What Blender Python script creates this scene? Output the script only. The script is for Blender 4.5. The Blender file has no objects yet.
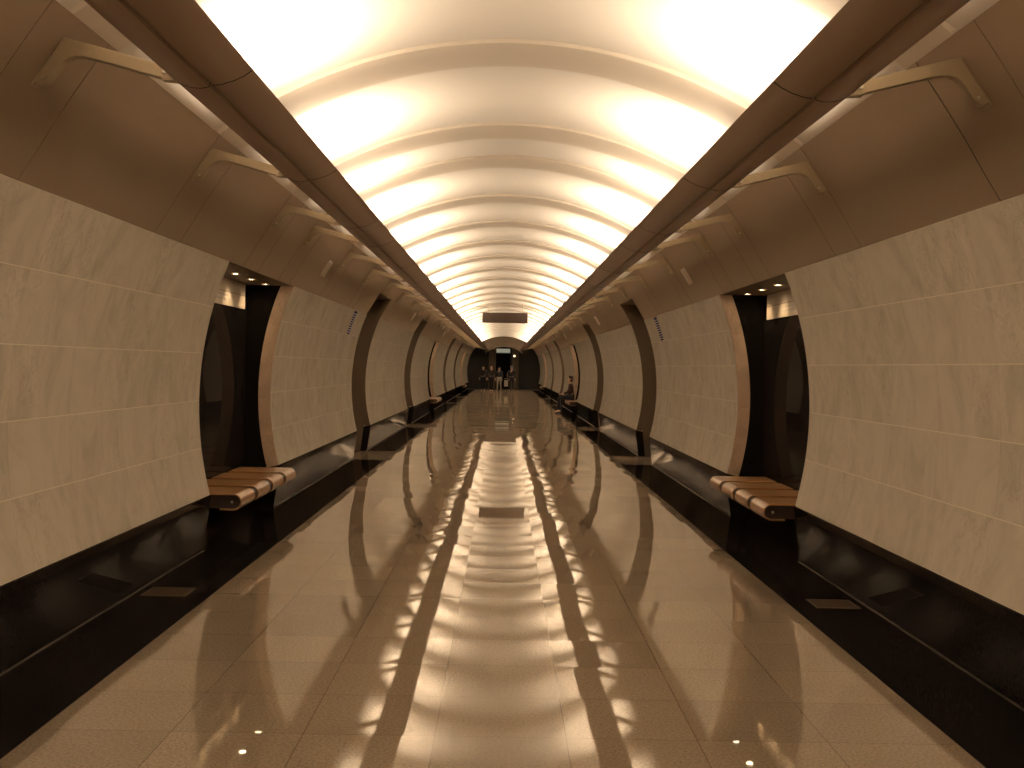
import bpy, math, random
from mathutils import Vector, Matrix
random.seed(7)
S = bpy.context.scene
EYE = 1.69
# ------------------------------------------------------------------ camera, world, exposure
F = 1100.0
VPX, VPY, ROLL = 503.5, 367.0, 0.020
cam_d = bpy.data.cameras.new('camera'); cam = bpy.data.objects.new('camera', cam_d)
S.collection.objects.link(cam); S.camera = cam
cam_d.sensor_width = 36.0; cam_d.lens = F / 1024 * 36.0
cam_d.clip_start = 0.05; cam_d.clip_end = 300
vy = Vector(((VPX - 512) / F, (384 - VPY) / F, -1)).normalized()          # world +Y seen from the camera
vz = Vector((math.sin(ROLL), math.cos(ROLL), 0)); vz = (vz - vy * vz.dot(vy)).normalized()   # world +Z
vx = vy.cross(vz)                                                         # world +X
R = Matrix((vx, vy, vz))            # rows: world axes in camera frame -> maps camera vectors to world
cam.matrix_world = Matrix.Translation((-0.02, 0, EYE)) @ R.to_4x4()
w = bpy.data.worlds.new('world'); S.world = w; w.use_nodes = True
w.node_tree.nodes['Background'].inputs[0].default_value = (0, 0, 0, 1)
w.node_tree.nodes['Background'].inputs[1].default_value = 0
S.view_settings.view_transform = 'Standard'; S.view_settings.look = 'None'
S.view_settings.gamma = 1.0; S.view_settings.use_curve_mapping = False
S.view_settings.exposure = 0.0
S.cycles.max_bounces = 12; S.cycles.diffuse_bounces = 8; S.cycles.glossy_bounces = 5
S.cycles.sample_clamp_indirect = 6.0
S.cycles.caustics_reflective = False; S.cycles.caustics_refractive = False
LAMP_RGB = (1.0, 0.765, 0.53)
LAMP_SPREAD = 142    # the trough reflectors hold the light in this angle (degrees)
LAMP_W = 30.0          # watts per metre of trough lamp
C = S.collection

# ------------------------------------------------------------------ lengths down the hall (metres from the camera)
Y0, Y1 = -8.0, 82.0
ribs = [-5.35, -2.75, -0.15, 2.5, 5.12, 7.72, 10.33, 11.93, 14.6, 17.2, 19.85, 22.5, 25.25, 28.0, 30.8, 33.6, 36.4, 39.2, 40.8]
while ribs[-1] + 2.75 < 66.5: ribs.append(ribs[-1] + 2.75)
ribs.append(ribs[-1] + 1.6)
while ribs[-1] + 2.75 < 81: ribs.append(ribs[-1] + 2.75)
RW = 0.6
niches = [(9.8, 12.8), (39.2, 42.2), (68.6, 71.6)]
recesses = [(-0.9, 1.1), (19.6, 21.6), (30.0, 32.0), (49.2, 51.2), (59.4, 61.4)]
openings = sorted([(a, b, 'n') for a, b in niches] + [(a, b, 'r') for a, b in recesses])

# ------------------------------------------------------------------ helpers
def tag(o, label=None, cat=None, group=None, kind=None):
    if label: o['label'] = label
    if cat: o['category'] = cat
    if group: o['group'] = group
    if kind: o['kind'] = kind
    return o
def link(name, verts, faces, mats, parent=None, uvs=None, smooth=None, fmat=None):
    me = bpy.data.meshes.new(name); me.from_pydata([tuple(v) for v in verts], [], faces)
    if not isinstance(mats, (list, tuple)): mats = [mats]
    for m in mats: me.materials.append(m)
    if uvs:
        ul = me.uv_layers.new(name='UVMap'); k = 0
        for fu in uvs:
            for u in fu: ul.data[k].uv = u; k += 1
    if fmat:
        for p, i in zip(me.polygons, fmat): p.material_index = i
    if smooth is not None:
        me.polygons.foreach_set('use_smooth', [True] * len(me.polygons)); 
        try: me.set_sharp_from_angle(angle=smooth)
        except Exception: pass
    me.validate(); me.update()
    o = bpy.data.objects.new(name, me); C.objects.link(o)
    if parent: o.parent = parent
    return o
class MB:
    """collects shapes that become ONE mesh"""
    def __init__(s): s.v = []; s.f = []; s.uv = []; s.fm = []
    def ext(s, poly, y0, y1, side=1, caps=True, mi=0):
        """closed outline (x,z rel. floor) extruded along Y; side=-1 mirrors to the left wall"""
        n = len(poly); b = len(s.v); L = [0.0]
        for i in range(n): L.append(L[-1] + math.dist(poly[i], poly[(i + 1) % n]))
        for y in (y0, y1):
            for x, z in poly: s.v.append((x * side, y, z))
        for i in range(n):
            j = (i + 1) % n
            s.f.append((b + i, b + j, b + n + j, b + n + i))
            s.uv.append([(y0, L[i]), (y0, L[i + 1]), (y1, L[i + 1]), (y1, L[i])]); s.fm.append(mi)
        if caps:
            s.f.append(tuple(range(b, b + n))[::-1]); s.f.append(tuple(range(b + n, b + 2 * n)))
            s.uv.append([(x, z) for x, z in poly[::-1]]); s.uv.append([(x, z) for x, z in poly]); s.fm += [mi, mi]
        return s
    def box(s, x0, x1, y0, y1, z0, z1, mi=0):
        b = len(s.v)
        s.v += [(x, y, z) for z in (z0, z1) for y in (y0, y1) for x in (x0, x1)]
        for f in ((0, 2, 3, 1), (4, 5, 7, 6), (0, 1, 5, 4), (2, 6, 7, 3), (0, 4, 6, 2), (1, 3, 7, 5)):
            s.f.append(tuple(b + i for i in f)); s.uv.append([(s.v[b + i][0] + s.v[b + i][2], s.v[b + i][1]) for i in f]); s.fm.append(mi)
        return s
    def cyl(s, c, ax, r, h, n=20, r2=None, mi=0):
        ax = Vector(ax).normalized(); t = ax.orthogonal().normalized(); u = ax.cross(t); c = Vector(c); b = len(s.v)
        r2 = r if r2 is None else r2
        for k, rr in ((0, r), (1, r2)):
            for i in range(n):
                a = 2 * math.pi * i / n
                s.v.append(tuple(c + ax * h * k + (t * math.cos(a) + u * math.sin(a)) * rr))
        for i in range(n):
            j = (i + 1) % n
            s.f.append((b + i, b + j, b + n + j, b + n + i)); s.uv.append([(0, 0)] * 4); s.fm.append(mi)
        s.f.append(tuple(range(b, b + n))[::-1]); s.f.append(tuple(range(b + n, b + 2 * n)))
        s.uv += [[(0, 0)] * n] * 2; s.fm += [mi, mi]
        return s
    def build(s, name, mats, parent=None, smooth=None):
        o = link(name, s.v, s.f, mats, parent, s.uv, smooth, s.fm)
        import bmesh
        bm = bmesh.new(); bm.from_mesh(o.data); bmesh.ops.recalc_face_normals(bm, faces=bm.faces); bm.to_mesh(o.data); bm.free()
        return o
def struct(o): o['kind'] = 'structure'; return o
def bevel(o, wd, seg=2, ang=0.5):
    m = o.modifiers.new('bevel', 'BEVEL'); m.width = wd; m.segments = seg; m.limit_method = 'ANGLE'; m.angle_limit = ang
    return o
def empty(name, loc=(0, 0, 0), rz=0):
    o = bpy.data.objects.new(name, None); C.objects.link(o); o.location = loc; o.rotation_euler.z = rz
    o.empty_display_size = 0.1; return o

# ------------------------------------------------------------------ materials
class NT:
    def __init__(s, name):
        s.m = bpy.data.materials.new(name); s.m.use_nodes = True; s.t = s.m.node_tree; s.p = s.t.nodes['Principled BSDF']
    def n(s, typ, **kw):
        nd = s.t.nodes.new('ShaderNode' + typ)
        for k, v in kw.items():
            if k.startswith('i_'):
                key = k[2:]; key = int(key) if key.isdigit() else key.replace('_', ' ')
                nd.inputs[key].default_value = v
            else: setattr(nd, k, v)
        return nd
    def l(s, a, b): s.t.links.new(a, b)
    def math(s, op, a, b=None, c=None):
        nd = s.n('Math', operation=op)
        for i, x in enumerate((a, b, c)):
            if x is None: continue
            if isinstance(x, (int, float)): nd.inputs[i].default_value = x
            else: s.l(x, nd.inputs[i])
        return nd.outputs[0]
    def mix(s, fac, a, b, blend='MIX'):
        nd = s.n('Mix', data_type='RGBA', blend_type=blend)
        for sock, x in ((nd.inputs[0], fac), (nd.inputs[6], a), (nd.inputs[7], b)):
            if isinstance(x, (int, float)): sock.default_value = x
            elif isinstance(x, tuple): sock.default_value = (*x, 1) if len(x) == 3 else x
            else: s.l(x, sock)
        return nd.outputs[2]
    def ramp(s, x, stops):
        nd = s.n('ValToRGB'); s.l(x, nd.inputs[0]); e = nd.color_ramp.elements
        while len(e) < len(stops): e.new(0.5)
        for el, (p, c) in zip(e, stops): el.position = p; el.color = (*c, 1) if len(c) == 3 else c
        return nd.outputs[0]
def simple(name, col, rough=0.5, metal=0.0, spec=0.5, noise=0.0, scale=8.0, ior=None, coat=0.0):
    t = NT(name); p = t.p
    p.inputs['Roughness'].default_value = rough; p.inputs['Metallic'].default_value = metal
    if ior: p.inputs['IOR'].default_value = ior
    p.inputs['Coat Weight'].default_value = coat
    tc = t.n('TexCoord'); nz = t.n('TexNoise', i_Scale=scale, i_Detail=4.0); t.l(tc.outputs['Object'], nz.inputs['Vector'])
    k = noise
    c = t.mix(nz.outputs[0], tuple(v * (1 - k) for v in col), tuple(min(1, v * (1 + k)) for v in col))
    t.l(c, p.inputs['Base Color'])
    return t.m
def emis(name, col, st):
    t = NT(name); t.p.inputs['Base Color'].default_value = (*col, 1)
    t.p.inputs['Emission Color'].default_value = (*col, 1); t.p.inputs['Emission Strength'].default_value = st
    return t.m

def marble(name, tint=(1, 1, 1), joints=True):
    t = NT(name); p = t.p
    uv = t.n('UVMap'); sep = t.n('SeparateXYZ'); t.l(uv.outputs[0], sep.inputs[0])
    u, v = sep.outputs[0], sep.outputs[1]
    H, W = 0.4236, 0.86
    row = t.math('FLOOR', t.math('DIVIDE', v, H)); col = t.math('FLOOR', t.math('DIVIDE', u, W))
    cid = t.n('CombineXYZ'); t.l(row, cid.inputs[0]); t.l(col, cid.inputs[1])
    wn = t.n('TexWhiteNoise', noise_dimensions='3D'); t.l(cid.outputs[0], wn.inputs['Vector'])
    off = t.n('VectorMath', operation='SCALE', i_Scale=23.0); t.l(wn.outputs['Color'], off.inputs[0])
    add = t.n('VectorMath', operation='ADD'); t.l(uv.outputs[0], add.inputs[0]); t.l(off.outputs[0], add.inputs[1])
    mp = t.n('Mapping'); mp.inputs['Rotation'].default_value = (0, 0, 0.6); mp.inputs['Scale'].default_value = (1.25, 0.8, 1)
    t.l(add.outputs[0], mp.inputs[0])
    n1 = t.n('TexNoise', i_Scale=2.6, i_Detail=8.0, i_Roughness=0.62, i_Distortion=0.9); t.l(mp.outputs[0], n1.inputs['Vector'])
    n2 = t.n('TexNoise', i_Scale=5.0, i_Detail=8.0, i_Roughness=0.7, i_Distortion=1.1); t.l(mp.outputs[0], n2.inputs['Vector'])
    vein = t.math('ABSOLUTE', t.math('SUBTRACT', n2.outputs[0], 0.5))
    vm = t.ramp(vein, [(0.0, (0.82, 0.81, 0.79)), (0.03, (1, 1, 1))])
    base = t.ramp(n1.outputs[0], [(0.3, (0.50, 0.455, 0.375)), (0.5, (0.59, 0.54, 0.455)), (0.72, (0.655, 0.60, 0.51))])
    spots = t.n('TexNoise', i_Scale=1.3, i_Detail=3.0); t.l(mp.outputs[0], spots.inputs['Vector'])
    vf = t.ramp(spots.outputs[0], [(0.45, (0, 0, 0)), (0.62, (1, 1, 1))])
    c = t.mix(vf, base, t.mix(1.0, base, vm, 'MULTIPLY'))
    tone = t.math('ADD', t.math('MULTIPLY', wn.outputs[0], 0.06), 1.03)
    tv = t.n('CombineXYZ'); [t.l(tone, tv.inputs[i]) for i in range(3)]
    c = t.mix(1.0, c, tv.outputs[0], 'MULTIPLY')
    c = t.mix(1.0, c, tint, 'MULTIPLY')
    if joints:
        fr = t.math('ABSOLUTE', t.math('SUBTRACT', t.math('FRACT', t.math('ADD', t.math('DIVIDE', v, H), 0.5)), 0.5))
        jl = t.math('LESS_THAN', fr, 0.0055)
        fc = t.math('ABSOLUTE', t.math('SUBTRACT', t.math('FRACT', t.math('ADD', t.math('DIVIDE', u, W), 0.5)), 0.5))
        jc = t.math('MULTIPLY', t.math('LESS_THAN', fc, 0.0022), 0.5)
        c = t.mix(jl, c, (0.86, 0.80, 0.66)); c = t.mix(jc, c, (0.40, 0.36, 0.3))
    t.l(c, p.inputs['Base Color']); p.inputs['Roughness'].default_value = 0.2
    p.inputs['Specular IOR Level'].default_value = 0.45
    return t.m

def schlick(t, k, f0):
    lw = t.n('LayerWeight', i_Blend=0.5)
    return t.math('MULTIPLY_ADD', t.math('POWER', lw.outputs['Facing'], 6.0), k, f0)
def black_stone(name, k=0.34):
    t = NT(name); tc = t.n('TexCoord'); nz = t.n('TexNoise', i_Scale=60.0, i_Detail=3.0); t.l(tc.outputs['Object'], nz.inputs['Vector'])
    c = t.ramp(nz.outputs[0], [(0.3, (0.006, 0.005, 0.005)), (0.7, (0.014, 0.012, 0.011))])
    df = t.n('BsdfDiffuse'); t.l(c, df.inputs[0]); gl = t.n('BsdfGlossy', i_Roughness=0.02); gl.inputs[0].default_value = (1, 0.93, 0.86, 1)
    ms = t.n('MixShader'); t.l(schlick(t, k, 0.006), ms.inputs[0]); t.l(df.outputs[0], ms.inputs[1]); t.l(gl.outputs[0], ms.inputs[2])
    t.l(ms.outputs[0], t.t.nodes['Material Output'].inputs[0]); t.t.nodes.remove(t.p)
    return t.m
def tile_floor(name, dark=False):
    t = NT(name); p = t.p
    tc = t.n('TexCoord'); sep = t.n('SeparateXYZ'); t.l(tc.outputs['Object'], sep.inputs[0])
    T = 0.6
    gx = t.math('DIVIDE', t.math('ADD', sep.outputs[0], 0.3), T); gy = t.math('DIVIDE', t.math('ADD', sep.outputs[1], 0.4), T)
    cid = t.n('CombineXYZ'); t.l(t.math('FLOOR', gx), cid.inputs[0]); t.l(t.math('FLOOR', gy), cid.inputs[1])
    wn = t.n('TexWhiteNoise', noise_dimensions='3D'); t.l(cid.outputs[0], wn.inputs['Vector'])
    def line(g, wd):
        fr = t.math('ABSOLUTE', t.math('SUBTRACT', t.math('FRACT', t.math('ADD', g, 0.5)), 0.5)); return t.math('LESS_THAN', fr, wd)
    jx = line(gx, 0.0035); jy = line(gy, 0.0045)
    n1 = t.n('TexNoise', i_Scale=70.0, i_Detail=3.0, i_Roughness=0.7); t.l(tc.outputs['Object'], n1.inputs['Vector'])
    n2 = t.n('TexNoise', i_Scale=1.5, i_Detail=4.0); t.l(tc.outputs['Object'], n2.inputs['Vector'])
    if dark:
        c = t.ramp(n1.outputs[0], [(0.3, (0.006, 0.005, 0.005)), (0.7, (0.014, 0.012, 0.011))]); jcol = (0.03, 0.026, 0.02); tn = 0.0
    else:
        c = t.ramp(n1.outputs[0], [(0.3, (0.20, 0.155, 0.105)), (0.5, (0.30, 0.24, 0.17)), (0.7, (0.38, 0.31, 0.225))]); jcol = (0.10, 0.075, 0.05)
    tone = t.math('ADD', t.math('MULTIPLY', wn.outputs[0], 0.16), 0.90)
    tone = t.math('MULTIPLY', tone, t.math('ADD', t.math('MULTIPLY', n2.outputs[0], 0.2), 0.9))
    tv = t.n('CombineXYZ'); [t.l(tone, tv.inputs[i]) for i in range(3)]
    c = t.mix(1.0, c, tv.outputs[0], 'MULTIPLY')
    c = t.mix(t.math('MULTIPLY', jx, 0.8), c, jcol); c = t.mix(t.math('MULTIPLY', jy, 0.55), c, jcol)
    # each slab lies very slightly out of level and is polished a little wavy
    sub = t.n('VectorMath', operation='SUBTRACT'); t.l(wn.outputs['Color'], sub.inputs[0]); sub.inputs[1].default_value = (0.5, 0.5, 0.5)
    nw = t.n('TexNoise', i_Scale=1.1, i_Detail=1.0); t.l(tc.outputs['Object'], nw.inputs['Vector'])
    s2 = t.n('VectorMath', operation='SUBTRACT'); t.l(nw.outputs['Color'], s2.inputs[0]); s2.inputs[1].default_value = (0.5, 0.5, 0.5)
    a = t.n('VectorMath', operation='SCALE', i_Scale=0.0068); t.l(sub.outputs[0], a.inputs[0])
    b = t.n('VectorMath', operation='SCALE', i_Scale=0.0016); t.l(s2.outputs[0], b.inputs[0])
    ab = t.n('VectorMath', operation='ADD'); t.l(a.outputs[0], ab.inputs[0]); t.l(b.outputs[0], ab.inputs[1])
    g = t.n('NewGeometry'); ad = t.n('VectorMath', operation='ADD'); t.l(ab.outputs[0], ad.inputs[0]); t.l(g.outputs['Normal'], ad.inputs[1])
    nm = t.n('VectorMath', operation='NORMALIZE'); t.l(ad.outputs[0], nm.inputs[0]); pass
    # polished stone under foot traffic: the mirror part is capped, the rest is diffuse
    df = t.n('BsdfDiffuse'); t.l(c, df.inputs[0])
    gl = t.n('BsdfGlossy', i_Roughness=0.022 if not dark else 0.07); t.l(nm.outputs[0], gl.inputs['Normal'])
    gl.inputs[0].default_value = (1, 0.95, 0.88, 1)
    fr = t.n('Fresnel', i_IOR=1.62 if not dark else 1.4); t.l(nm.outputs[0], fr.inputs['Normal'])
    ms = t.n('MixShader'); 
    if dark: t.l(schlick(t, 0.45, 0.003), ms.inputs[0])
    else: t.l(t.math('MINIMUM', fr.outputs[0], 0.45), ms.inputs[0])
    t.l(df.outputs[0], ms.inputs[1]); t.l(gl.outputs[0], ms.inputs[2])
    t.l(ms.outputs[0], t.t.nodes['Material Output'].inputs[0]); t.t.nodes.remove(p)
    return t.m

M_marble = marble('grey_beige_marble')
M_jamb = marble('pinkish_marble', (0.97, 0.80, 0.71), joints=False)
M_floor = tile_floor('polished_beige_granite')
M_border = tile_floor('polished_black_granite_floor', dark=True)
M_black = black_stone('polished_black_granite')
M_nback = black_stone('black_niche_lining', 0.2)
M_panel = simple('bronze_painted_panel', (0.26, 0.185, 0.12), rough=0.45, metal=0.25, noise=0.04, scale=2)
M_trough = simple('bronze_trough_metal', (0.27, 0.175, 0.115), rough=0.42, metal=0.35, noise=0.05, scale=3)
M_bracket = simple('brass_coloured_metal', (0.31, 0.24, 0.15), rough=0.42, metal=0.3, noise=0.05, scale=10)
M_bolt = simple('steel_bolt', (0.5, 0.45, 0.36), rough=0.3, metal=0.9)
M_bay = simple('white_ceiling_plaster', (0.82, 0.79, 0.74), rough=0.7, noise=0.01, scale=3)
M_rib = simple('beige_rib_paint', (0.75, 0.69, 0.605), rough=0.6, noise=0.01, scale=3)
M_pseam = simple('panel_joint', (0.17, 0.115, 0.07), rough=0.6)
M_seam = simple('dark_joint', (0.02, 0.014, 0.01), rough=0.8)
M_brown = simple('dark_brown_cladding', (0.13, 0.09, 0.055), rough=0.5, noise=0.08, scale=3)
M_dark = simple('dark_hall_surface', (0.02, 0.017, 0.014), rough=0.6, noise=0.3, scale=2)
M_gap_glint = simple('gap_reflection_strip', (0.11, 0.08, 0.05), rough=0.4, metal=0.5)  # colour of the reflected line at the foot of the wall
M_white = simple('off_white_sign_face', (0.72, 0.63, 0.52), rough=0.35, noise=0.02)
M_navy = simple('navy_blue_enamel', (0.03, 0.03, 0.11), rough=0.4)
M_dash = simple('white_sign_marks', (0.6, 0.58, 0.55), rough=0.5)
M_plate = simple('pale_cover_metal', (0.62, 0.55, 0.45), rough=0.4)

def wood():
    t = NT('varnished_wood'); p = t.p
    tc = t.n('TexCoord'); mp = t.n('Mapping'); mp.inputs['Scale'].default_value = (1.5, 22, 22); t.l(tc.outputs['Object'], mp.inputs[0])
    n = t.n('TexNoise', i_Scale=2.0, i_Detail=5.0, i_Distortion=0.4); t.l(mp.outputs[0], n.inputs['Vector'])
    c = t.ramp(n.outputs[0], [(0.3, (0.27, 0.13, 0.048)), (0.55, (0.42, 0.22, 0.088)), (0.75, (0.52, 0.30, 0.13))])
    t.l(c, p.inputs['Base Color']); p.inputs['Roughness'].default_value = 0.28; p.inputs['Coat Weight'].default_value = 0.4
    return t.m
M_wood = wood()

# ------------------------------------------------------------------ section of the hall (x outward, z above floor)
XC, ZC, RR = -0.5, EYE - 0.36, 3.22          # arc of the marble
A0, A1 = math.asin(-0.83 / RR), math.asin(1.245 / RR)
def arc(a0, a1, n, r=RR):
    return [(XC + r * math.cos(a0 + (a1 - a0) * i / n), ZC + r * math.sin(a0 + (a1 - a0) * i / n)) for i in range(n + 1)]
ZM = EYE + 0.885; ZP = EYE - 1.19
inner = arc(A0, A1, 20)
TH = 0.14
marble_poly = inner + arc(A1, A0, 20, RR + TH)
plinth_poly = [(2.600, ZP - 0.004), (2.665, 0.0), (2.80, 0.0), (2.74, ZP - 0.004)]
metal_in = [(2.478, ZM + 0.006), (2.39, EYE + 1.03), (2.295, EYE + 1.19), (2.20, EYE + 1.335), (2.105, EYE + 1.475), (2.03, EYE + 1.58)]
def off(pts, d):
    return [(x + d * 0.83, z + d * 0.55) for x, z in pts]
VC, VR = EYE - 1.137, 3.40                   # vault arc
def vault(r, half, n=40):
    return [(r * math.sin(-half + 2 * half * i / n), VC + r * math.cos(-half + 2 * half * i / n)) for i in range(n + 1)]
HALF = math.asin(2.06 / VR)

# ------------------------------------------------------------------ floor
m = MB(); m.box(-2.1, 2.1, Y0, Y1, -0.1, 0)
for a, b, k in openings:
    if k == 'r':
        for sd in (-1, 1):
            x0, x1 = sorted((sd * 2.1, sd * 3.25)); m.box(x0, x1, a - 0.1, b - 0.15, -0.1, 0.0)
struct(m.build('floor', M_floor))
for sd, nm in ((-1, 'left'), (1, 'right')):
    m = MB(); ys = [Y0]
    for a, b, k in openings:
        if k == 'r': ys += [a - 0.1, b - 0.15]
    ys.append(Y1)
    for i in range(0, len(ys), 2):
        x0, x1 = sorted((sd * 2.1, sd * 3.25)); m.box(x0, x1, ys[i], ys[i + 1], -0.1, 0.0)
    struct(m.build('floor_border_' + nm, M_border))

# ------------------------------------------------------------------ walls
for sd, nm in ((-1, 'left'), (1, 'right')):
    # runs of wall between the openings
    runs = []; y = Y0
    for a, b, k in openings: runs.append((y, a)); y = b
    runs.append((y, Y1))
    for a, b in runs:
        struct(MB().ext(marble_poly, a, b, sd).build('wall_' + nm, M_marble, smooth=0.6))
        struct(MB().ext(plinth_poly, a, b, sd).build('baseboard_' + nm, M_black))
        e = MB(); y = a
        e.ext([(2.650, 0), (2.650, 0.006), (2.668, 0.006), (2.668, 0)], a, b, sd).build('trim_' + nm, M_gap_glint)['kind'] = 'structure'  # thin strip added to stand in for a reflection at the floor-wall gap
    # bronze panels above the marble, cut higher over the recesses
    m = MB(); y = Y0
    full = metal_in + off(metal_in, 0.05)[::-1]
    cut = [(2.24, EYE + 1.27)] + metal_in[3:]; cutp = cut + off(cut, 0.05)[::-1]
    for a, b in recesses:
        m.ext(full, y, a, sd); m.ext(cutp, a, b, sd); y = b
    m.ext(full, y, Y1, sd)
    struct(m.build('wall_panels_' + nm, M_panel, smooth=0.6))
    # panel seams: at both edges of each rib
    for r in ribs:
        for e in ((r - 0.24, r + 0.44) if 5 < r < 6 else (r, r + RW)):
            inrec = any(a - 0.01 < e < b + 0.01 for a, b in recesses)
            pr = cut if inrec else metal_in
            p = [(x - 0.0016, z - 0.001) for x, z in pr] + [(x + 0.01, z + 0.006) for x, z in pr][::-1]
            sm = MB().ext(p, e - 0.0022, e + 0.0022, sd).build('trim_seam_' + nm, M_seam if (sd == 1 and 5.2 < e < 6) else M_pseam); struct(sm)
    # shadow gap between marble and panels
    struct(MB().ext([(2.474, ZM - 0.002), (2.474, ZM + 0.008), (2.60, ZM + 0.008), (2.60, ZM - 0.002)], Y0, Y0 + 0.01, sd).build('trim_gap_' + nm, M_seam))
    for a, b, k in openings:
        if k == 'n':
            # niche: black polished back and ends, bronze soffit
            XB = 3.0
            m = MB()
            m.ext([(XB, 0), (XB, ZM), (XB + 0.1, ZM), (XB + 0.1, 0)], a - 0.1, b + 0.1, sd)
            struct(m.build('wall_niche_' + nm, M_nback))
            struct(MB().ext([(2.80, 0), (2.80, ZP)] + [(x + 0.0, z) for x, z in arc(A0, A1, 12, RR + TH) if x < 2.999 or True] + [(XB, ZM), (XB, 0)], b, b + 0.1, sd).build('wall_niche_end_' + nm, M_black))
            struct(MB().ext([(2.80, 0), (2.80, ZP)] + arc(A0, A1, 12, RR + TH) + [(XB, ZM), (XB, 0)], a - 0.1, a, sd).build('wall_niche_end_' + nm, M_black))
            sof = struct(MB().ext([(2.49, ZM + 0.005), (2.49, ZM + 0.05), (3.1, ZM + 0.05), (3.1, ZM + 0.005)], a - 0.1, b + 0.1, sd).build('ceiling_niche_' + nm, M_brown))
            jam = arc(A0, A1, 20) + arc(A1, A0, 20, RR + TH)
            struct(MB().ext(jam, b - 0.012, b - 0.001, sd).build('trim_jamb_' + nm, M_jamb))
        else:
            XB = 3.25
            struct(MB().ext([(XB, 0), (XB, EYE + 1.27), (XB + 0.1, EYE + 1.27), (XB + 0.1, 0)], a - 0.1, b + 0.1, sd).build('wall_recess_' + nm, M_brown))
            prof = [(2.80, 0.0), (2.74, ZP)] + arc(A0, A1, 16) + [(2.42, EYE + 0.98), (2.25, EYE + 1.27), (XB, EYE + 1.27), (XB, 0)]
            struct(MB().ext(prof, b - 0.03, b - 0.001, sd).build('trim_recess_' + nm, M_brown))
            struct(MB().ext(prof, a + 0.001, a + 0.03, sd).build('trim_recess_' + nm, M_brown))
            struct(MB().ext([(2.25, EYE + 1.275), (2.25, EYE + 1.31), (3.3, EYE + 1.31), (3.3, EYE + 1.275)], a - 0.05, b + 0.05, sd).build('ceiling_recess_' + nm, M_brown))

# ------------------------------------------------------------------ vault
RB = VR + 0.028
hb = math.asin(2.10 / RB)
m = MB(); m.ext(vault(RB, hb) + vault(RB + 0.08, hb)[::-1], Y0, Y1)
struct(m.build('ceiling', M_bay, smooth=0.6))
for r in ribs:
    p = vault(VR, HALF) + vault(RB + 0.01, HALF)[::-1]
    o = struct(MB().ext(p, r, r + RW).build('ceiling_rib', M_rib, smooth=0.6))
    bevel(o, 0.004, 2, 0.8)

# ------------------------------------------------------------------ lighting troughs
bot = [(1.222, EYE + 1.372), (1.228, EYE + 1.362), (1.26, EYE + 1.338), (1.31, EYE + 1.314), (1.36, EYE + 1.298), (1.405, EYE + 1.290),
       (1.412, EYE + 1.300), (1.418, EYE + 1.300), (1.425, EYE + 1.284), (1.46, EYE + 1.276), (1.51, EYE + 1.279), (1.555, EYE + 1.292), (1.588, EYE + 1.315), (1.602, EYE + 1.345), (1.602, EYE + 1.422)]
top = [(1.592, EYE + 1.422), (1.590, EYE + 1.35), (1.55, EYE + 1.325), (1.42, EYE + 1.31), (1.31, EYE + 1.33), (1.24, EYE + 1.368), (1.232, EYE + 1.378)]
for sd, nm in ((-1, 'left'), (1, 'right')):
    o = MB().ext(bot + top, Y0, Y1 - 0.5, sd).build('light_trough', M_trough, smooth=0.5)
    tag(o, 'long bronze metal lighting trough running under the %s edge of the glowing vault' % nm, 'light trough')
    for r in ribs[3:]:
        y = r + 0.06
        p = [(x, z - 0.0018) for x, z in bot[1:-1]]
        p = [(p[0][0] - 0.0015, p[0][1])] + p[1:-1] + [(p[-1][0] + 0.0015, p[-1][1])]
        q = p + [(x, z + 0.004) for x, z in p][::-1]
        MB().ext(q, y - 0.004, y + 0.004, sd).build('seam', M_seam, o)
# lamps lying in the troughs, one run per bay
edges = [Y0] + [e for r in ribs for e in (r, r + RW)] + [Y1]
bays = [(edges[i], edges[i + 1]) for i in range(0, len(edges), 2)]
for a, b in bays:
    L = min((b - a) * 0.62, b - a - 0.35)
    if L < 0.3: continue
    for sd in (-1, 1):
        ld = bpy.data.lights.new('trough_lamp', 'AREA'); ld.shape = 'RECTANGLE'; ld.size = 0.06; ld.size_y = L
        ld.energy = LAMP_W * L; ld.spread = math.radians(LAMP_SPREAD); ld.color = LAMP_RGB
        lo = bpy.data.objects.new('trough_lamp', ld); C.objects.link(lo)
        lo.location = (sd * 1.43, (a + b) / 2, EYE + 1.375); lo.rotation_euler = (math.pi, -sd * 0.03, 0)

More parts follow.
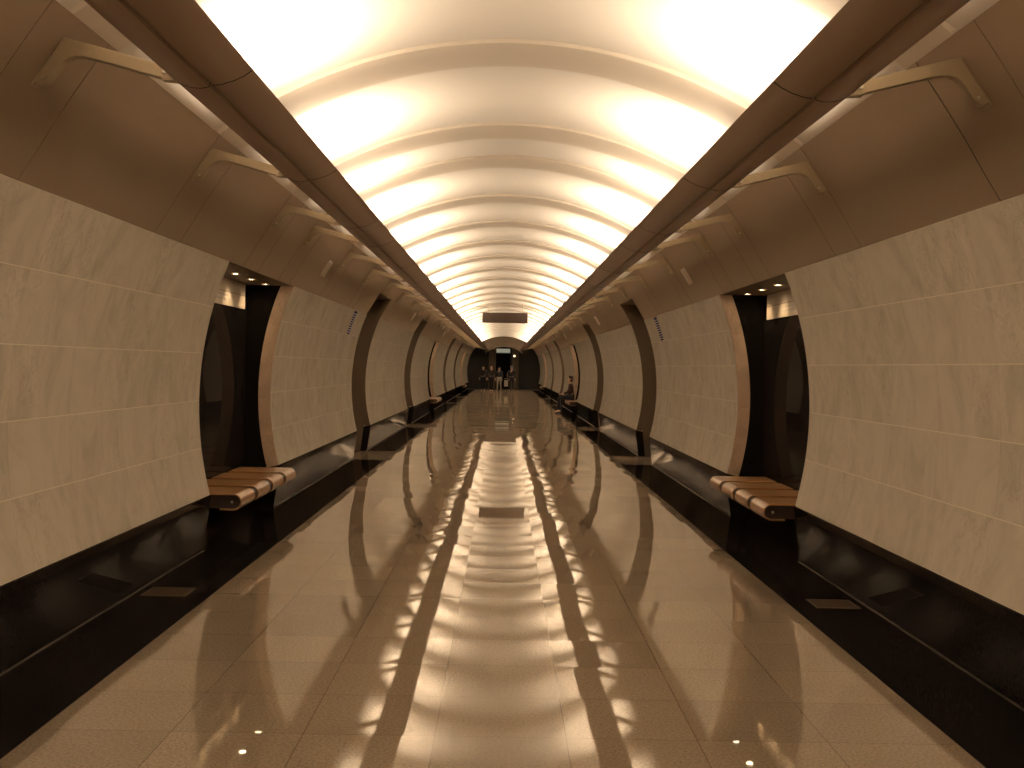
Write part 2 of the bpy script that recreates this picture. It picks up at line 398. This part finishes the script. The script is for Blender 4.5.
# ------------------------------------------------------------------ brackets
ordn = ['nearest', 'second', 'third', 'fourth', 'fifth', 'sixth', 'seventh', 'eighth', 'ninth', 'tenth', 'eleventh', 'twelfth', 'thirteenth', 'fourteenth']
def bracket(sd):
    t = empty('wall_bracket')
    arm = [(2.228, 1.284), (2.096, 1.494), (1.90, 1.444), (1.70, 1.393), (1.600, 1.368), (1.588, 1.350), (1.590, 1.315),
           (1.606, 1.305), (1.70, 1.329), (1.83, 1.363), (1.936, 1.390), (2.00, 1.404), (2.04, 1.405), (2.07, 1.397), (2.095, 1.381), (2.118, 1.356), (2.138, 1.325), (2.157, 1.298), (2.175, 1.279), (2.198, 1.270)]
    a = MB().ext([(x, z + EYE) for x, z in arm], -0.027, 0.027, sd).build('arm', M_bracket, t); bevel(a, 0.004, 2)
    fp = MB().ext([(2.236, 1.266 + EYE), (2.244, 1.268 + EYE), (2.106, 1.510 + EYE), (2.094, 1.502 + EYE)], -0.033, 0.033, sd).build('foot_plate', M_bracket, t); bevel(fp, 0.003)
    for x, z in ((1.625, 1.344), ):
        MB().cyl((sd * x, -0.027, z + EYE), (0, -1, 0), 0.013, 0.008, 12, 0.010).build('bolt', M_bolt, t)
    MB().cyl((sd * 2.178, -0.027, 1.305 + EYE), (0, -1, 0), 0.009, 0.006, 12, 0.007).build('bolt', M_bolt, t)
    MB().cyl((sd * 1.66, 0, 1.378 + EYE), (0, 0, 1), 0.010, 0.022, 10, 0.008).build('stud', M_bolt, t)
    MB().ext([(1.57, 1.300 + EYE), (1.57, 1.318 + EYE), (1.64, 1.326 + EYE), (1.64, 1.306 + EYE)], -0.026, 0.026, sd).build('clevis', M_bracket, t)
    return t
def dup(src):
    c = src.copy(); C.objects.link(c)
    for ch in src.children:
        k = ch.copy(); C.objects.link(k); k.parent = c
    return c
br_ribs = [r for r in ribs if r > 4]
for sd, nm in ((-1, 'left'), (1, 'right')):
    src = bracket(sd)
    for i, r in enumerate(br_ribs):
        o = src if i == 0 else dup(src)
        o.location.y = r + 0.06
        if i < 14: lb = '%s bronze bracket from the viewer, holding the %s light trough to the wall' % (ordn[i], nm)
        else: lb = 'tiny distant bronze bracket of the %s light trough, beyond the fourteenth' % nm
        tag(o, lb, 'bracket', 'brackets along the %s light trough' % nm)

# ------------------------------------------------------------------ benches, signs and downlights in the niches
def rounded(x0, x1, z0, z1, n=10):
    """plank outline: half-round nose at x0 (towards the hall), square at x1"""
    r = (z1 - z0) / 2; zc = (z0 + z1) / 2
    return [(x0 + r - r * math.sin(math.pi * i / n), zc + r * math.cos(math.pi * i / n)) for i in range(n + 1)] + [(x1, z0), (x1, z1)]
def bench(sd):
    t = empty('bench')
    xf, zt, zb = 2.35, 0.50, 0.35
    sl, gap = 0.535, 0.15
    y = 0.0
    for k in range(4):
        r = (zt - zb) / 2; zc = (zt + zb) / 2; n = 12; th = 0.013
        outer = [(2.985, zt)] + [(xf + r - r * math.sin(math.pi * i / n), zc + r * math.cos(math.pi * i / n)) for i in range(n + 1)] + [(xf + 0.20, zb)]
        innr = [(xf + 0.20, zb + th)] + [(xf + r - (r - th) * math.sin(math.pi * i / n), zc - (r - th) * math.cos(math.pi * i / n)) for i in range(n + 1)] + [(2.985, zt - th)]
        o = MB().ext(outer + innr, y, y + sl, sd).build('slat', M_wood, t, smooth=0.6); bevel(o, 0.003, 2, 0.9)
        y += sl + gap
    tot = 4 * sl + 3 * gap
    core = rounded(xf + 0.018, 2.985, zb + 0.016, zt - 0.015)
    MB().ext(core, 0.02, tot - 0.02, sd).build('core', M_bench_core, t, smooth=0.6)
    for yy in (0.02, tot - 0.02 + 0.006):
        MB().cyl((sd * 2.44, yy + (0.0), 0.425), (0, -1, 0), 0.013, 0.006, 12, 0.009).build('bolt', M_bolt, t)
    MB().ext([(2.78, 0.0), (2.78, zb + 0.03), (2.985, zb + 0.03), (2.985, 0.0)], 0.03, tot - 0.03, sd).build('base', M_black, t)
    return t
M_bench_core = simple('dark_bench_core', (0.022, 0.012, 0.008), rough=0.55)
def downlight(sd):
    t = empty('downlight')
    n = 24; m = MB(); b = len(m.v)
    for rr, zz in ((0.052, 0.0), (0.036, 0.0), (0.036, -0.006), (0.046, -0.008), (0.052, -0.004)):
        for i in range(n): m.v.append((rr * math.cos(2 * math.pi * i / n), rr * math.sin(2 * math.pi * i / n), zz))
    for k in range(5):
        for i in range(n):
            j = (i + 1) % n; k2 = (k + 1) % 5
            m.f.append((k * n + i, k * n + j, k2 * n + j, k2 * n + i)); m.uv.append([(0, 0)] * 4); m.fm.append(0)
    m.build('ring', M_bracket, t, smooth=0.6)
    MB().cyl((0, 0, -0.001), (0, 0, -1), 0.036, 0.002, 24).build('lens', M_lens, t)
    return t
M_lens = emis('halogen_lens', (1.0, 0.74, 0.46), 35.0)
which = ['nearest', 'second', 'farthest']
for sd, nm in ((-1, 'left'), (1, 'right')):
    sb = bench(sd); sdl = downlight(sd)
    for i, (a, b) in enumerate(niches):
        o = sb if i == 0 else dup(sb)
        o.location.y = a + 0.09
        tag(o, ['wooden bench with four broad slats in the nearest niche of the %s wall' % nm,
                'distant wooden bench in the second niche of the %s wall' % nm,
                'tiny wooden bench in the farthest niche of the %s wall' % nm][i], 'bench', 'slatted benches in the wall niches')
        # lit sign band under the soffit
        s = MB(); x0, x1 = sorted((sd * 2.985, sd * 2.999))
        s.box(x0, x1, a + 0.25, b - 0.2, EYE + 0.60, ZM - 0.002)
        s = s.build('niche_sign', M_white)
        s = tag(s, 'off-white sign band at the top of the %s niche in the %s wall' % (which[i], nm), 'sign')
        q = MB(); x0, x1 = sorted((sd * 2.981, sd * 2.986)); q.box(x0, x1, a + 0.3, b - 0.22, EYE + 0.745, EYE + 0.751); q.build('rule_line', M_bracket, s)
        for row in range(2):
            q = MB(); yy = a + 1.05
            while yy < a + 2.05:
                l = random.uniform(0.03, 0.11); q.box(x0, x1, yy, yy + l, EYE + 0.70 - row * 0.045, EYE + 0.718 - row * 0.045); yy += l + 0.025
            q.build('text_row', M_dash, s)
        for k in range(4):
            d = sdl if (i == 0 and k == 0) else dup(sdl)
            d.location = (sd * 2.74, a + 0.62 + 0.70 * k, ZM + 0.004)
            kk = ['first', 'second', 'third', 'fourth'][k]
            tag(d, '%s small round downlight from the viewer in the %s %s niche' % (kk, which[i], nm), 'downlight', 'downlights in the niche soffits')
            ld = bpy.data.lights.new('downlight_bulb', 'SPOT'); ld.energy = 9; ld.color = (1, 0.68, 0.36); ld.spot_size = 1.7; ld.spot_blend = 0.8; ld.shadow_soft_size = 0.03
            lo = bpy.data.objects.new('downlight_bulb', ld); C.objects.link(lo); lo.location = (sd * 2.74, a + 0.62 + 0.70 * k, ZM - 0.012); lo.rotation_euler = (0, -sd * 0.45, 0)

# ------------------------------------------------------------------ small fittings on the walls
for sd, nm in ((-1, 'left'), (1, 'right')):
    a0, a1 = A1 - 0.127, A1 - 0.004
    p = arc(a0, a1, 8, RR - 0.045) + arc(a1, a0, 8, RR - 0.001)
    o = MB().ext(p, 18.08, 18.14, sd).build('wall_sign', M_navy)
    tag(o, 'narrow navy blue strip sign on the marble of the %s wall' % nm, 'sign')
    q = MB(); n = 9
    for i in range(n):
        f0 = a0 + (a1 - a0) * (0.06 + 0.9 * i / n); f1 = f0 + (a1 - a0) * 0.035
        q.ext(arc(f0, f1, 1, RR - 0.047) + arc(f1, f0, 1, RR - 0.003), 18.08, 18.12, sd)
        q.ext(arc(f0, f1, 1, RR - 0.047) + arc(f1, f0, 1, RR - 0.003), 18.0792, 18.0802, sd)
    q.build('lettering', M_dash, o)
    for i, y in enumerate((13.9, 27.2, 41.2)):
        c = Vector((2.285, 0, EYE + 1.20)); dz = Vector((-0.535, 0, 0.845)); nn = Vector((-0.845, 0, -0.535))
        m = MB(); n = 16; ring = []
        for k in range(n):
            an = 2 * math.pi * k / n; uy = 0.07 * math.cos(an); ul = 0.028 * math.sin(an) + (0.085 if math.sin(an) > 0 else -0.085)
            ring.append(c + dz * ul + Vector((0, uy, 0)))
        for h in (-0.006, 0.035):
            for v in ring: m.v.append((sd * (v + nn * h).x, y + v.y, (v + nn * h).z))
        for k in range(n):
            j = (k + 1) % n; m.f.append((k, j, n + j, n + k)); m.uv.append([(0, 0)] * 4); m.fm.append(0)
        m.f += [tuple(range(n))[::-1], tuple(range(n, 2 * n))]; m.uv += [[(0, 0)] * n] * 2; m.fm += [0, 0]
        o = m.build('cover_plate', M_plate)
        tag(o, '%s slim pale oval cover plate on the bronze panels of the %s wall' % (which[i] if i else 'nearest', nm), 'cover plate')
    # floor grille in the black border
    g = MB(); cx, cy = sd * 2.43, 8.02; W2, L2 = 0.16, 0.15
    g.box(cx - W2, cx + W2, cy - L2, cy - L2 + 0.015, 0, 0.004); g.box(cx - W2, cx + W2, cy + L2 - 0.015, cy + L2, 0, 0.004)
    g.box(cx - W2, cx - W2 + 0.015, cy - L2, cy + L2, 0, 0.004); g.box(cx + W2 - 0.015, cx + W2, cy - L2, cy + L2, 0, 0.004)
    o = g.build('floor_grille', M_grille := simple('grille_metal_' + nm, (0.10, 0.065, 0.035), rough=0.5, metal=0.5))
    tag(o, 'small brown metal grille set in the black floor border on the %s' % nm, 'floor grille')
    s = MB()
    for k in range(11): s.box(cx - W2 + 0.01, cx + W2 - 0.01, cy - L2 + 0.02 + k * 0.025, cy - L2 + 0.032 + k * 0.025, 0, 0.003)
    s.build('grating', M_grille, o)

# ------------------------------------------------------------------ hanging sign
t = empty('hanging_sign', (0, 39, 0))
bx = MB().box(-0.80, 0.80, -0.06, 0.06, EYE + 1.56, EYE + 1.92).build('sign_box', simple('sign_box_brown', (0.05, 0.028, 0.016), rough=0.5), t); bevel(bx, 0.01)
for x in (-0.6, 0.6): MB().cyl((x, 0, EYE + 1.90), (0, 0, 1), 0.012, VC + math.sqrt(RB**2 - x * x) - EYE - 1.90, 10).build('hanger_rod', M_bolt, t)
tag(t, 'dark brown rectangular sign box hanging under the vault far down the hall', 'sign')

# ------------------------------------------------------------------ far end of the hall
arch_out = vault(RB + 0.05, math.asin(1.5 / RB))
ri = 2.05; zc = EYE + 1.50 - ri; hi = 0.74
arch_in = [(ri * math.sin(-hi + 2 * hi * i / 40), zc + ri * math.cos(-hi + 2 * hi * i / 40)) for i in range(41)]
struct(MB().ext(arch_out + arch_in[::-1], Y1 - 0.5, Y1 - 0.1).build('trim_arch', M_brown))
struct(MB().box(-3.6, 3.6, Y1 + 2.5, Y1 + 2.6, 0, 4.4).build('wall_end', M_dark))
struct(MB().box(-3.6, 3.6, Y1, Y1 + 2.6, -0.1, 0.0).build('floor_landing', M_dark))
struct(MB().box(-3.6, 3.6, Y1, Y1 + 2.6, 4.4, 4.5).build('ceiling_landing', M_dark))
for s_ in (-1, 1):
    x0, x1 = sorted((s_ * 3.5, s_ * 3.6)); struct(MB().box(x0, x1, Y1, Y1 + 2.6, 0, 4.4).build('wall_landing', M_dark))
    x0, x1 = sorted((s_ * 0.62, s_ * 1.15)); struct(MB().box(x0, x1, Y1 + 2.2, Y1 + 2.5, 0, 3.2).build('wall_pier', M_brown))
struct(MB().box(-3.6, 3.6, Y0 - 0.1, Y0, 0, 4.4).build('wall_back', M_brown))
d = struct(MB().box(-0.6, 0.5, Y1 + 2.42, Y1 + 2.5, 0, 2.7).build('door_1', M_black))
for x in (-0.3, 0.28): MB().box(x - 0.015, x + 0.015, Y1 + 2.39, Y1 + 2.42, 0.9, 1.25).build('handle', M_bolt, d)
sg = MB().box(-0.62, 0.5, Y1 + 2.2, Y1 + 2.4, EYE + 1.06, EYE + 1.42).build('lit_sign', M_brown)
MB().box(-0.58, 0.46, Y1 + 2.18, Y1 + 2.2, EYE + 1.09, EYE + 1.39).build('sign_face', emis('lit_sign_face', (0.70, 0.68, 0.53), 0.34), sg)
tag(sg, 'pale glowing rectangular sign over the dark doorway at the end of the hall', 'sign')
lp = MB().cyl((0.80, Y1 + 2.2, EYE + 0.86), (0, -1, 0), 0.09, 0.05, 20).build('wall_lamp', M_bolt)
MB().cyl((0.80, Y1 + 2.15, EYE + 0.86), (0, -1, 0), 0.075, 0.02, 20).build('lens', emis('small_lamp', (1, 0.8, 0.5), 3.0), lp)
tag(lp, 'small bright round lamp right of the doorway at the end of the hall', 'lamp')

# ------------------------------------------------------------------ people
M_skin = simple('skin', (0.55, 0.33, 0.22), rough=0.6)
def skin_obj(name, chains, mat, parent, sub=1, root=0):
    """chains: list of lists of (point, radius); points shared by rounding are merged into one skeleton"""
    vs, rs, es, idx = [], [], [], {}
    for ch in chains:
        prev = None
        for p, r in ch:
            key = tuple(round(c, 4) for c in p)
            if key not in idx: idx[key] = len(vs); vs.append(p); rs.append(r)
            i = idx[key]
            if prev is not None and prev != i: es.append((prev, i))
            prev = i
    me = bpy.data.meshes.new(name); me.from_pydata(vs, es, []); me.materials.append(mat)
    o = bpy.data.objects.new(name, me); C.objects.link(o); o.parent = parent
    md = o.modifiers.new('skin', 'SKIN'); md.use_smooth_shade = True
    if not me.skin_vertices: bpy.context.view_layer.objects.active = o; me.attributes.new
    layer = me.skin_vertices[0].data
    for k, r in enumerate(rs):
        rr = r if isinstance(r, tuple) else (r, r)
        layer[k].radius = rr; layer[k].use_root = (k == root)
    sb = o.modifiers.new('sub', 'SUBSURF'); sb.levels = sub; sb.render_levels = sub
    return o
def lerp(a, b, t): return tuple(a[i] + (b[i] - a[i]) * t for i in range(3))
def person(loc, rz, coat, trousers, hair, label, pose='stand', hgt=1.72, hair_len=0, cat='person', shoes=(0.02, 0.02, 0.02), skirt=False):
    t = empty('person', loc, rz)       # faces -Y before rz
    k = hgt / 1.72
    P = lambda x, y, z: (x * k, y * k, z * k)
    if pose == 'sit':
        pel = P(0, 0, 0.55); ch = P(0, -0.02, 0.92); nk = P(0, -0.03, 1.07); hd = P(0, -0.05, 1.20)
        hips = [P(-0.09, -0.02, 0.53), P(0.09, -0.02, 0.53)]; knees = [P(-0.11, -0.44, 0.53), P(0.11, -0.44, 0.53)]
        ank = [P(-0.11, -0.46, 0.01), P(0.11, -0.42, 0.01)]; toe = [P(-0.12, -0.62, -0.045), P(0.12, -0.58, -0.045)]
        sh = [P(-0.18, -0.02, 0.99), P(0.18, -0.02, 0.99)]; el = [P(-0.22, -0.10, 0.74), P(0.22, -0.10, 0.74)]; wr = [P(-0.10, -0.30, 0.65), P(0.10, -0.30, 0.65)]
        hdir = (0, -1, -0.1)
    else:
        st = 0.16 if pose == 'walk' else 0.02
        pel = P(0, 0, 0.93); ch = P(0, 0.0, 1.28); nk = P(0, 0.0, 1.46); hd = P(0, -0.02, 1.59)
        hips = [P(-0.09, 0, 0.90), P(0.09, 0, 0.90)]; knees = [P(-0.10, -st * 0.7, 0.49), P(0.10, st * 0.2, 0.49)]
        ank = [P(-0.10, -st, 0.08), P(0.10, st * 1.2, 0.09)]; toe = [P(-0.12, -st - 0.16, 0.035), P(0.12, st * 1.2 - 0.16, 0.035)]
        sh = [P(-0.19, 0, 1.39), P(0.19, 0, 1.39)]; el = [P(-0.25, st * 0.4, 1.10), P(0.25, -st * 0.4, 1.10)]; wr = [P(-0.24, st * 0.4 - 0.08, 0.86), P(0.24, -st * 0.6 - 0.08, 0.86)]
        hdir = (0, -0.15, -1)
    chains = [[(pel, 0.13 * k), (lerp(pel, ch, 0.5), 0.115 * k), (ch, 0.13 * k), (nk, 0.055 * k), (lerp(nk, hd, 0.45), 0.06 * k), (hd, (0.082 * k, 0.098 * k)), (P(hd[0] / k, hd[1] / k, hd[2] / k + 0.085), (0.062 * k, 0.075 * k))]]
    for i in (0, 1):
        chains.append([(pel, 0.13 * k), (hips[i], 0.095 * k), (lerp(hips[i], knees[i], 0.5), 0.075 * k), (knees[i], 0.055 * k), (lerp(knees[i], ank[i], 0.4), 0.052 * k), (ank[i], 0.036 * k), (toe[i], 0.034 * k)])
        hand = Vector(wr[i]) + Vector(hdir) * 0.07 * k
        chains.append([(ch, 0.13 * k), (sh[i], 0.06 * k), (lerp(sh[i], el[i], 0.5), 0.047 * k), (el[i], 0.038 * k), (wr[i], 0.026 * k), (tuple(hand), 0.030 * k)])
        hv = Vector(hdir).normalized(); sgn = -1 if i == 0 else 1
        side = Vector((0, 1, 0)) if pose != 'sit' else Vector((1, 0, 0))
        curl = Vector((-sgn, 0, 0)) if pose != 'sit' else Vector((0, 0, -1))
        for j, (o_, l_) in enumerate(((-0.027, 0.062), (-0.009, 0.074), (0.009, 0.070), (0.027, 0.055))):
            b0 = hand + side * o_ * k + hv * 0.015 * k; b1 = b0 + (hv * 0.6 + curl * 0.05) * l_ * k; b2 = b1 + (hv * 0.35 + curl * 0.25) * l_ * k
            chains.append([(tuple(hand), 0.030 * k), (tuple(b0), 0.010 * k), (tuple(b1), 0.009 * k), (tuple(b2), 0.007 * k)])
        th0 = Vector(wr[i]) + hv * 0.03 * k; th1 = th0 - side * 0.035 * k + hv * 0.02 * k; th2 = th1 - side * 0.012 * k + hv * 0.035 * k
        chains.append([(wr[i], 0.026 * k), (tuple(th1), 0.011 * k), (tuple(th2), 0.009 * k)])
    skin_obj('body', chains, M_skin, t)
    # face
    f = MB(); hy = hd[1] - 0.088 * k
    nose = MB(); nose.cyl((0, hy + 0.004, hd[2] + 0.02 * k), (0, -0.35, -1), 0.008 * k, 0.05 * k, 8, 0.016 * k); nose.build('nose', M_skin, t, smooth=1.0)
    for s_ in (-1, 1):
        MB().cyl((s_ * 0.032 * k, hy + 0.006, hd[2] + 0.03 * k), (0, -1, 0), 0.011 * k, 0.006, 10).build('eye', M_seam, t)
        MB().cyl((s_ * 0.078 * k, hd[1], hd[2] + 0.012 * k), (s_, 0, 0), 0.026 * k, 0.018 * k, 10, 0.020 * k).build('ear', M_skin, t)
    MB().box(-0.022 * k, 0.022 * k, hy - 0.004, hy + 0.012, hd[2] - 0.05 * k, hd[2] - 0.040 * k).build('mouth', M_lip, t)
    # hair: a cap over the crown and back of the head
    top = (hd[0], hd[1] + 0.018 * k, hd[2] + 0.05 * k)
    hc = [[(top, 0.088 * k), ((hd[0], hd[1] + 0.025 * k, hd[2] + 0.09 * k), 0.060 * k)], [(top, 0.088 * k), ((hd[0], hd[1] + 0.045 * k, hd[2] - (0.03 + hair_len) * k), 0.065 * k)]]
    skin_obj('hair', hc, simple('hair_colour', hair, rough=0.7), t, sub=2)
    Mc = simple('jacket_cloth', coat, rough=0.85, noise=0.1); Mt = simple('trouser_cloth', trousers, rough=0.85, noise=0.1); Ms = simple('shoe_leather', shoes, rough=0.5)
    hem = lerp(pel, ch, -0.12) if pose != 'sit' else pel
    jc = [[(hem, (0.175 * k, 0.14 * k)), (lerp(pel, ch, 0.5), (0.155 * k, 0.125 * k)), (ch, (0.17 * k, 0.13 * k)), (lerp(ch, nk, 0.85), 0.072 * k)]]
    for i in (0, 1):
        jc.append([(ch, (0.17 * k, 0.13 * k)), (sh[i], 0.078 * k), (lerp(sh[i], el[i], 0.5), 0.062 * k), (el[i], 0.054 * k), (lerp(el[i], wr[i], 0.92), 0.040 * k)])
    skin_obj('jacket', jc, Mc, t)
    tcs = []
    for i in (0, 1):
        tcs.append([(pel, (0.155 * k, 0.125 * k)), (hips[i], 0.105 * k), (lerp(hips[i], knees[i], 0.5), 0.088 * k), (knees[i], 0.068 * k), (lerp(knees[i], ank[i], 0.5), 0.062 * k), (lerp(knees[i], ank[i], 0.96), 0.052 * k)])
        skin_obj('shoe', [[(lerp(ank[i], toe[i], -0.25)[:2] + (toe[i][2] + 0.01 * k,), 0.043 * k), (lerp(ank[i], toe[i], 0.5)[:2] + (toe[i][2] + 0.01 * k,), 0.046 * k), (toe[i][:2] + (toe[i][2] + 0.005 * k,), 0.038 * k)]], Ms, t)
    skin_obj('trousers', tcs, Mt, t)
    return tag(t, label, cat)
M_lip = simple('lip', (0.4, 0.15, 0.12), rough=0.6)
person((-1.45, 77.6, 0), 0.1, (0.02, 0.018, 0.02), (0.015, 0.015, 0.02), (0.03, 0.02, 0.012), 'person in dark clothes standing leftmost at the far end of the hall', hgt=1.74)
person((-0.85, 75.5, 0), 0.3, (0.03, 0.02, 0.018), (0.012, 0.012, 0.014), (0.05, 0.03, 0.02), 'person in dark clothes walking, left of the pale-trousered figure at the far end', 'walk', 1.80)
person((-0.30, 77.0, 0), -0.2, (0.015, 0.015, 0.018), (0.42, 0.38, 0.31), (0.03, 0.02, 0.015), 'person in black jacket and pale trousers before the far doorway', 'walk', 1.68)
person((0.55, 75.6, 0), 2.9, (0.012, 0.012, 0.014), (0.02, 0.02, 0.024), (0.22, 0.20, 0.17), 'grey-haired person in black walking away, rightmost at the far end', 'walk', 1.76)
person((2.52, 41.0, 0.085), -math.pi / 2, (0.045, 0.016, 0.012), (0.012, 0.012, 0.016), (0.06, 0.025, 0.015), 'person in dark reddish jacket sitting on the distant right bench', 'sit', 1.70, 0.08)

bag = MB(); bag.box(-0.13, 0.13, -0.06, 0.06, 0.36, 0.78); bag.box(-0.09, -0.075, -0.01, 0.01, 0.78, 0.92); bag.box(0.075, 0.09, -0.01, 0.01, 0.78, 0.92); bag.box(-0.09, 0.09, -0.01, 0.01, 0.90, 0.92)
bag = bag.build('carrier_bag', simple('pale_bag_paper', (0.6, 0.55, 0.46), rough=0.7)); bag.location = (0.18, 75.4, 0)
bevel(bag, 0.01); tag(bag, 'tall pale bag carried by the rightmost person at the far end', 'bag')
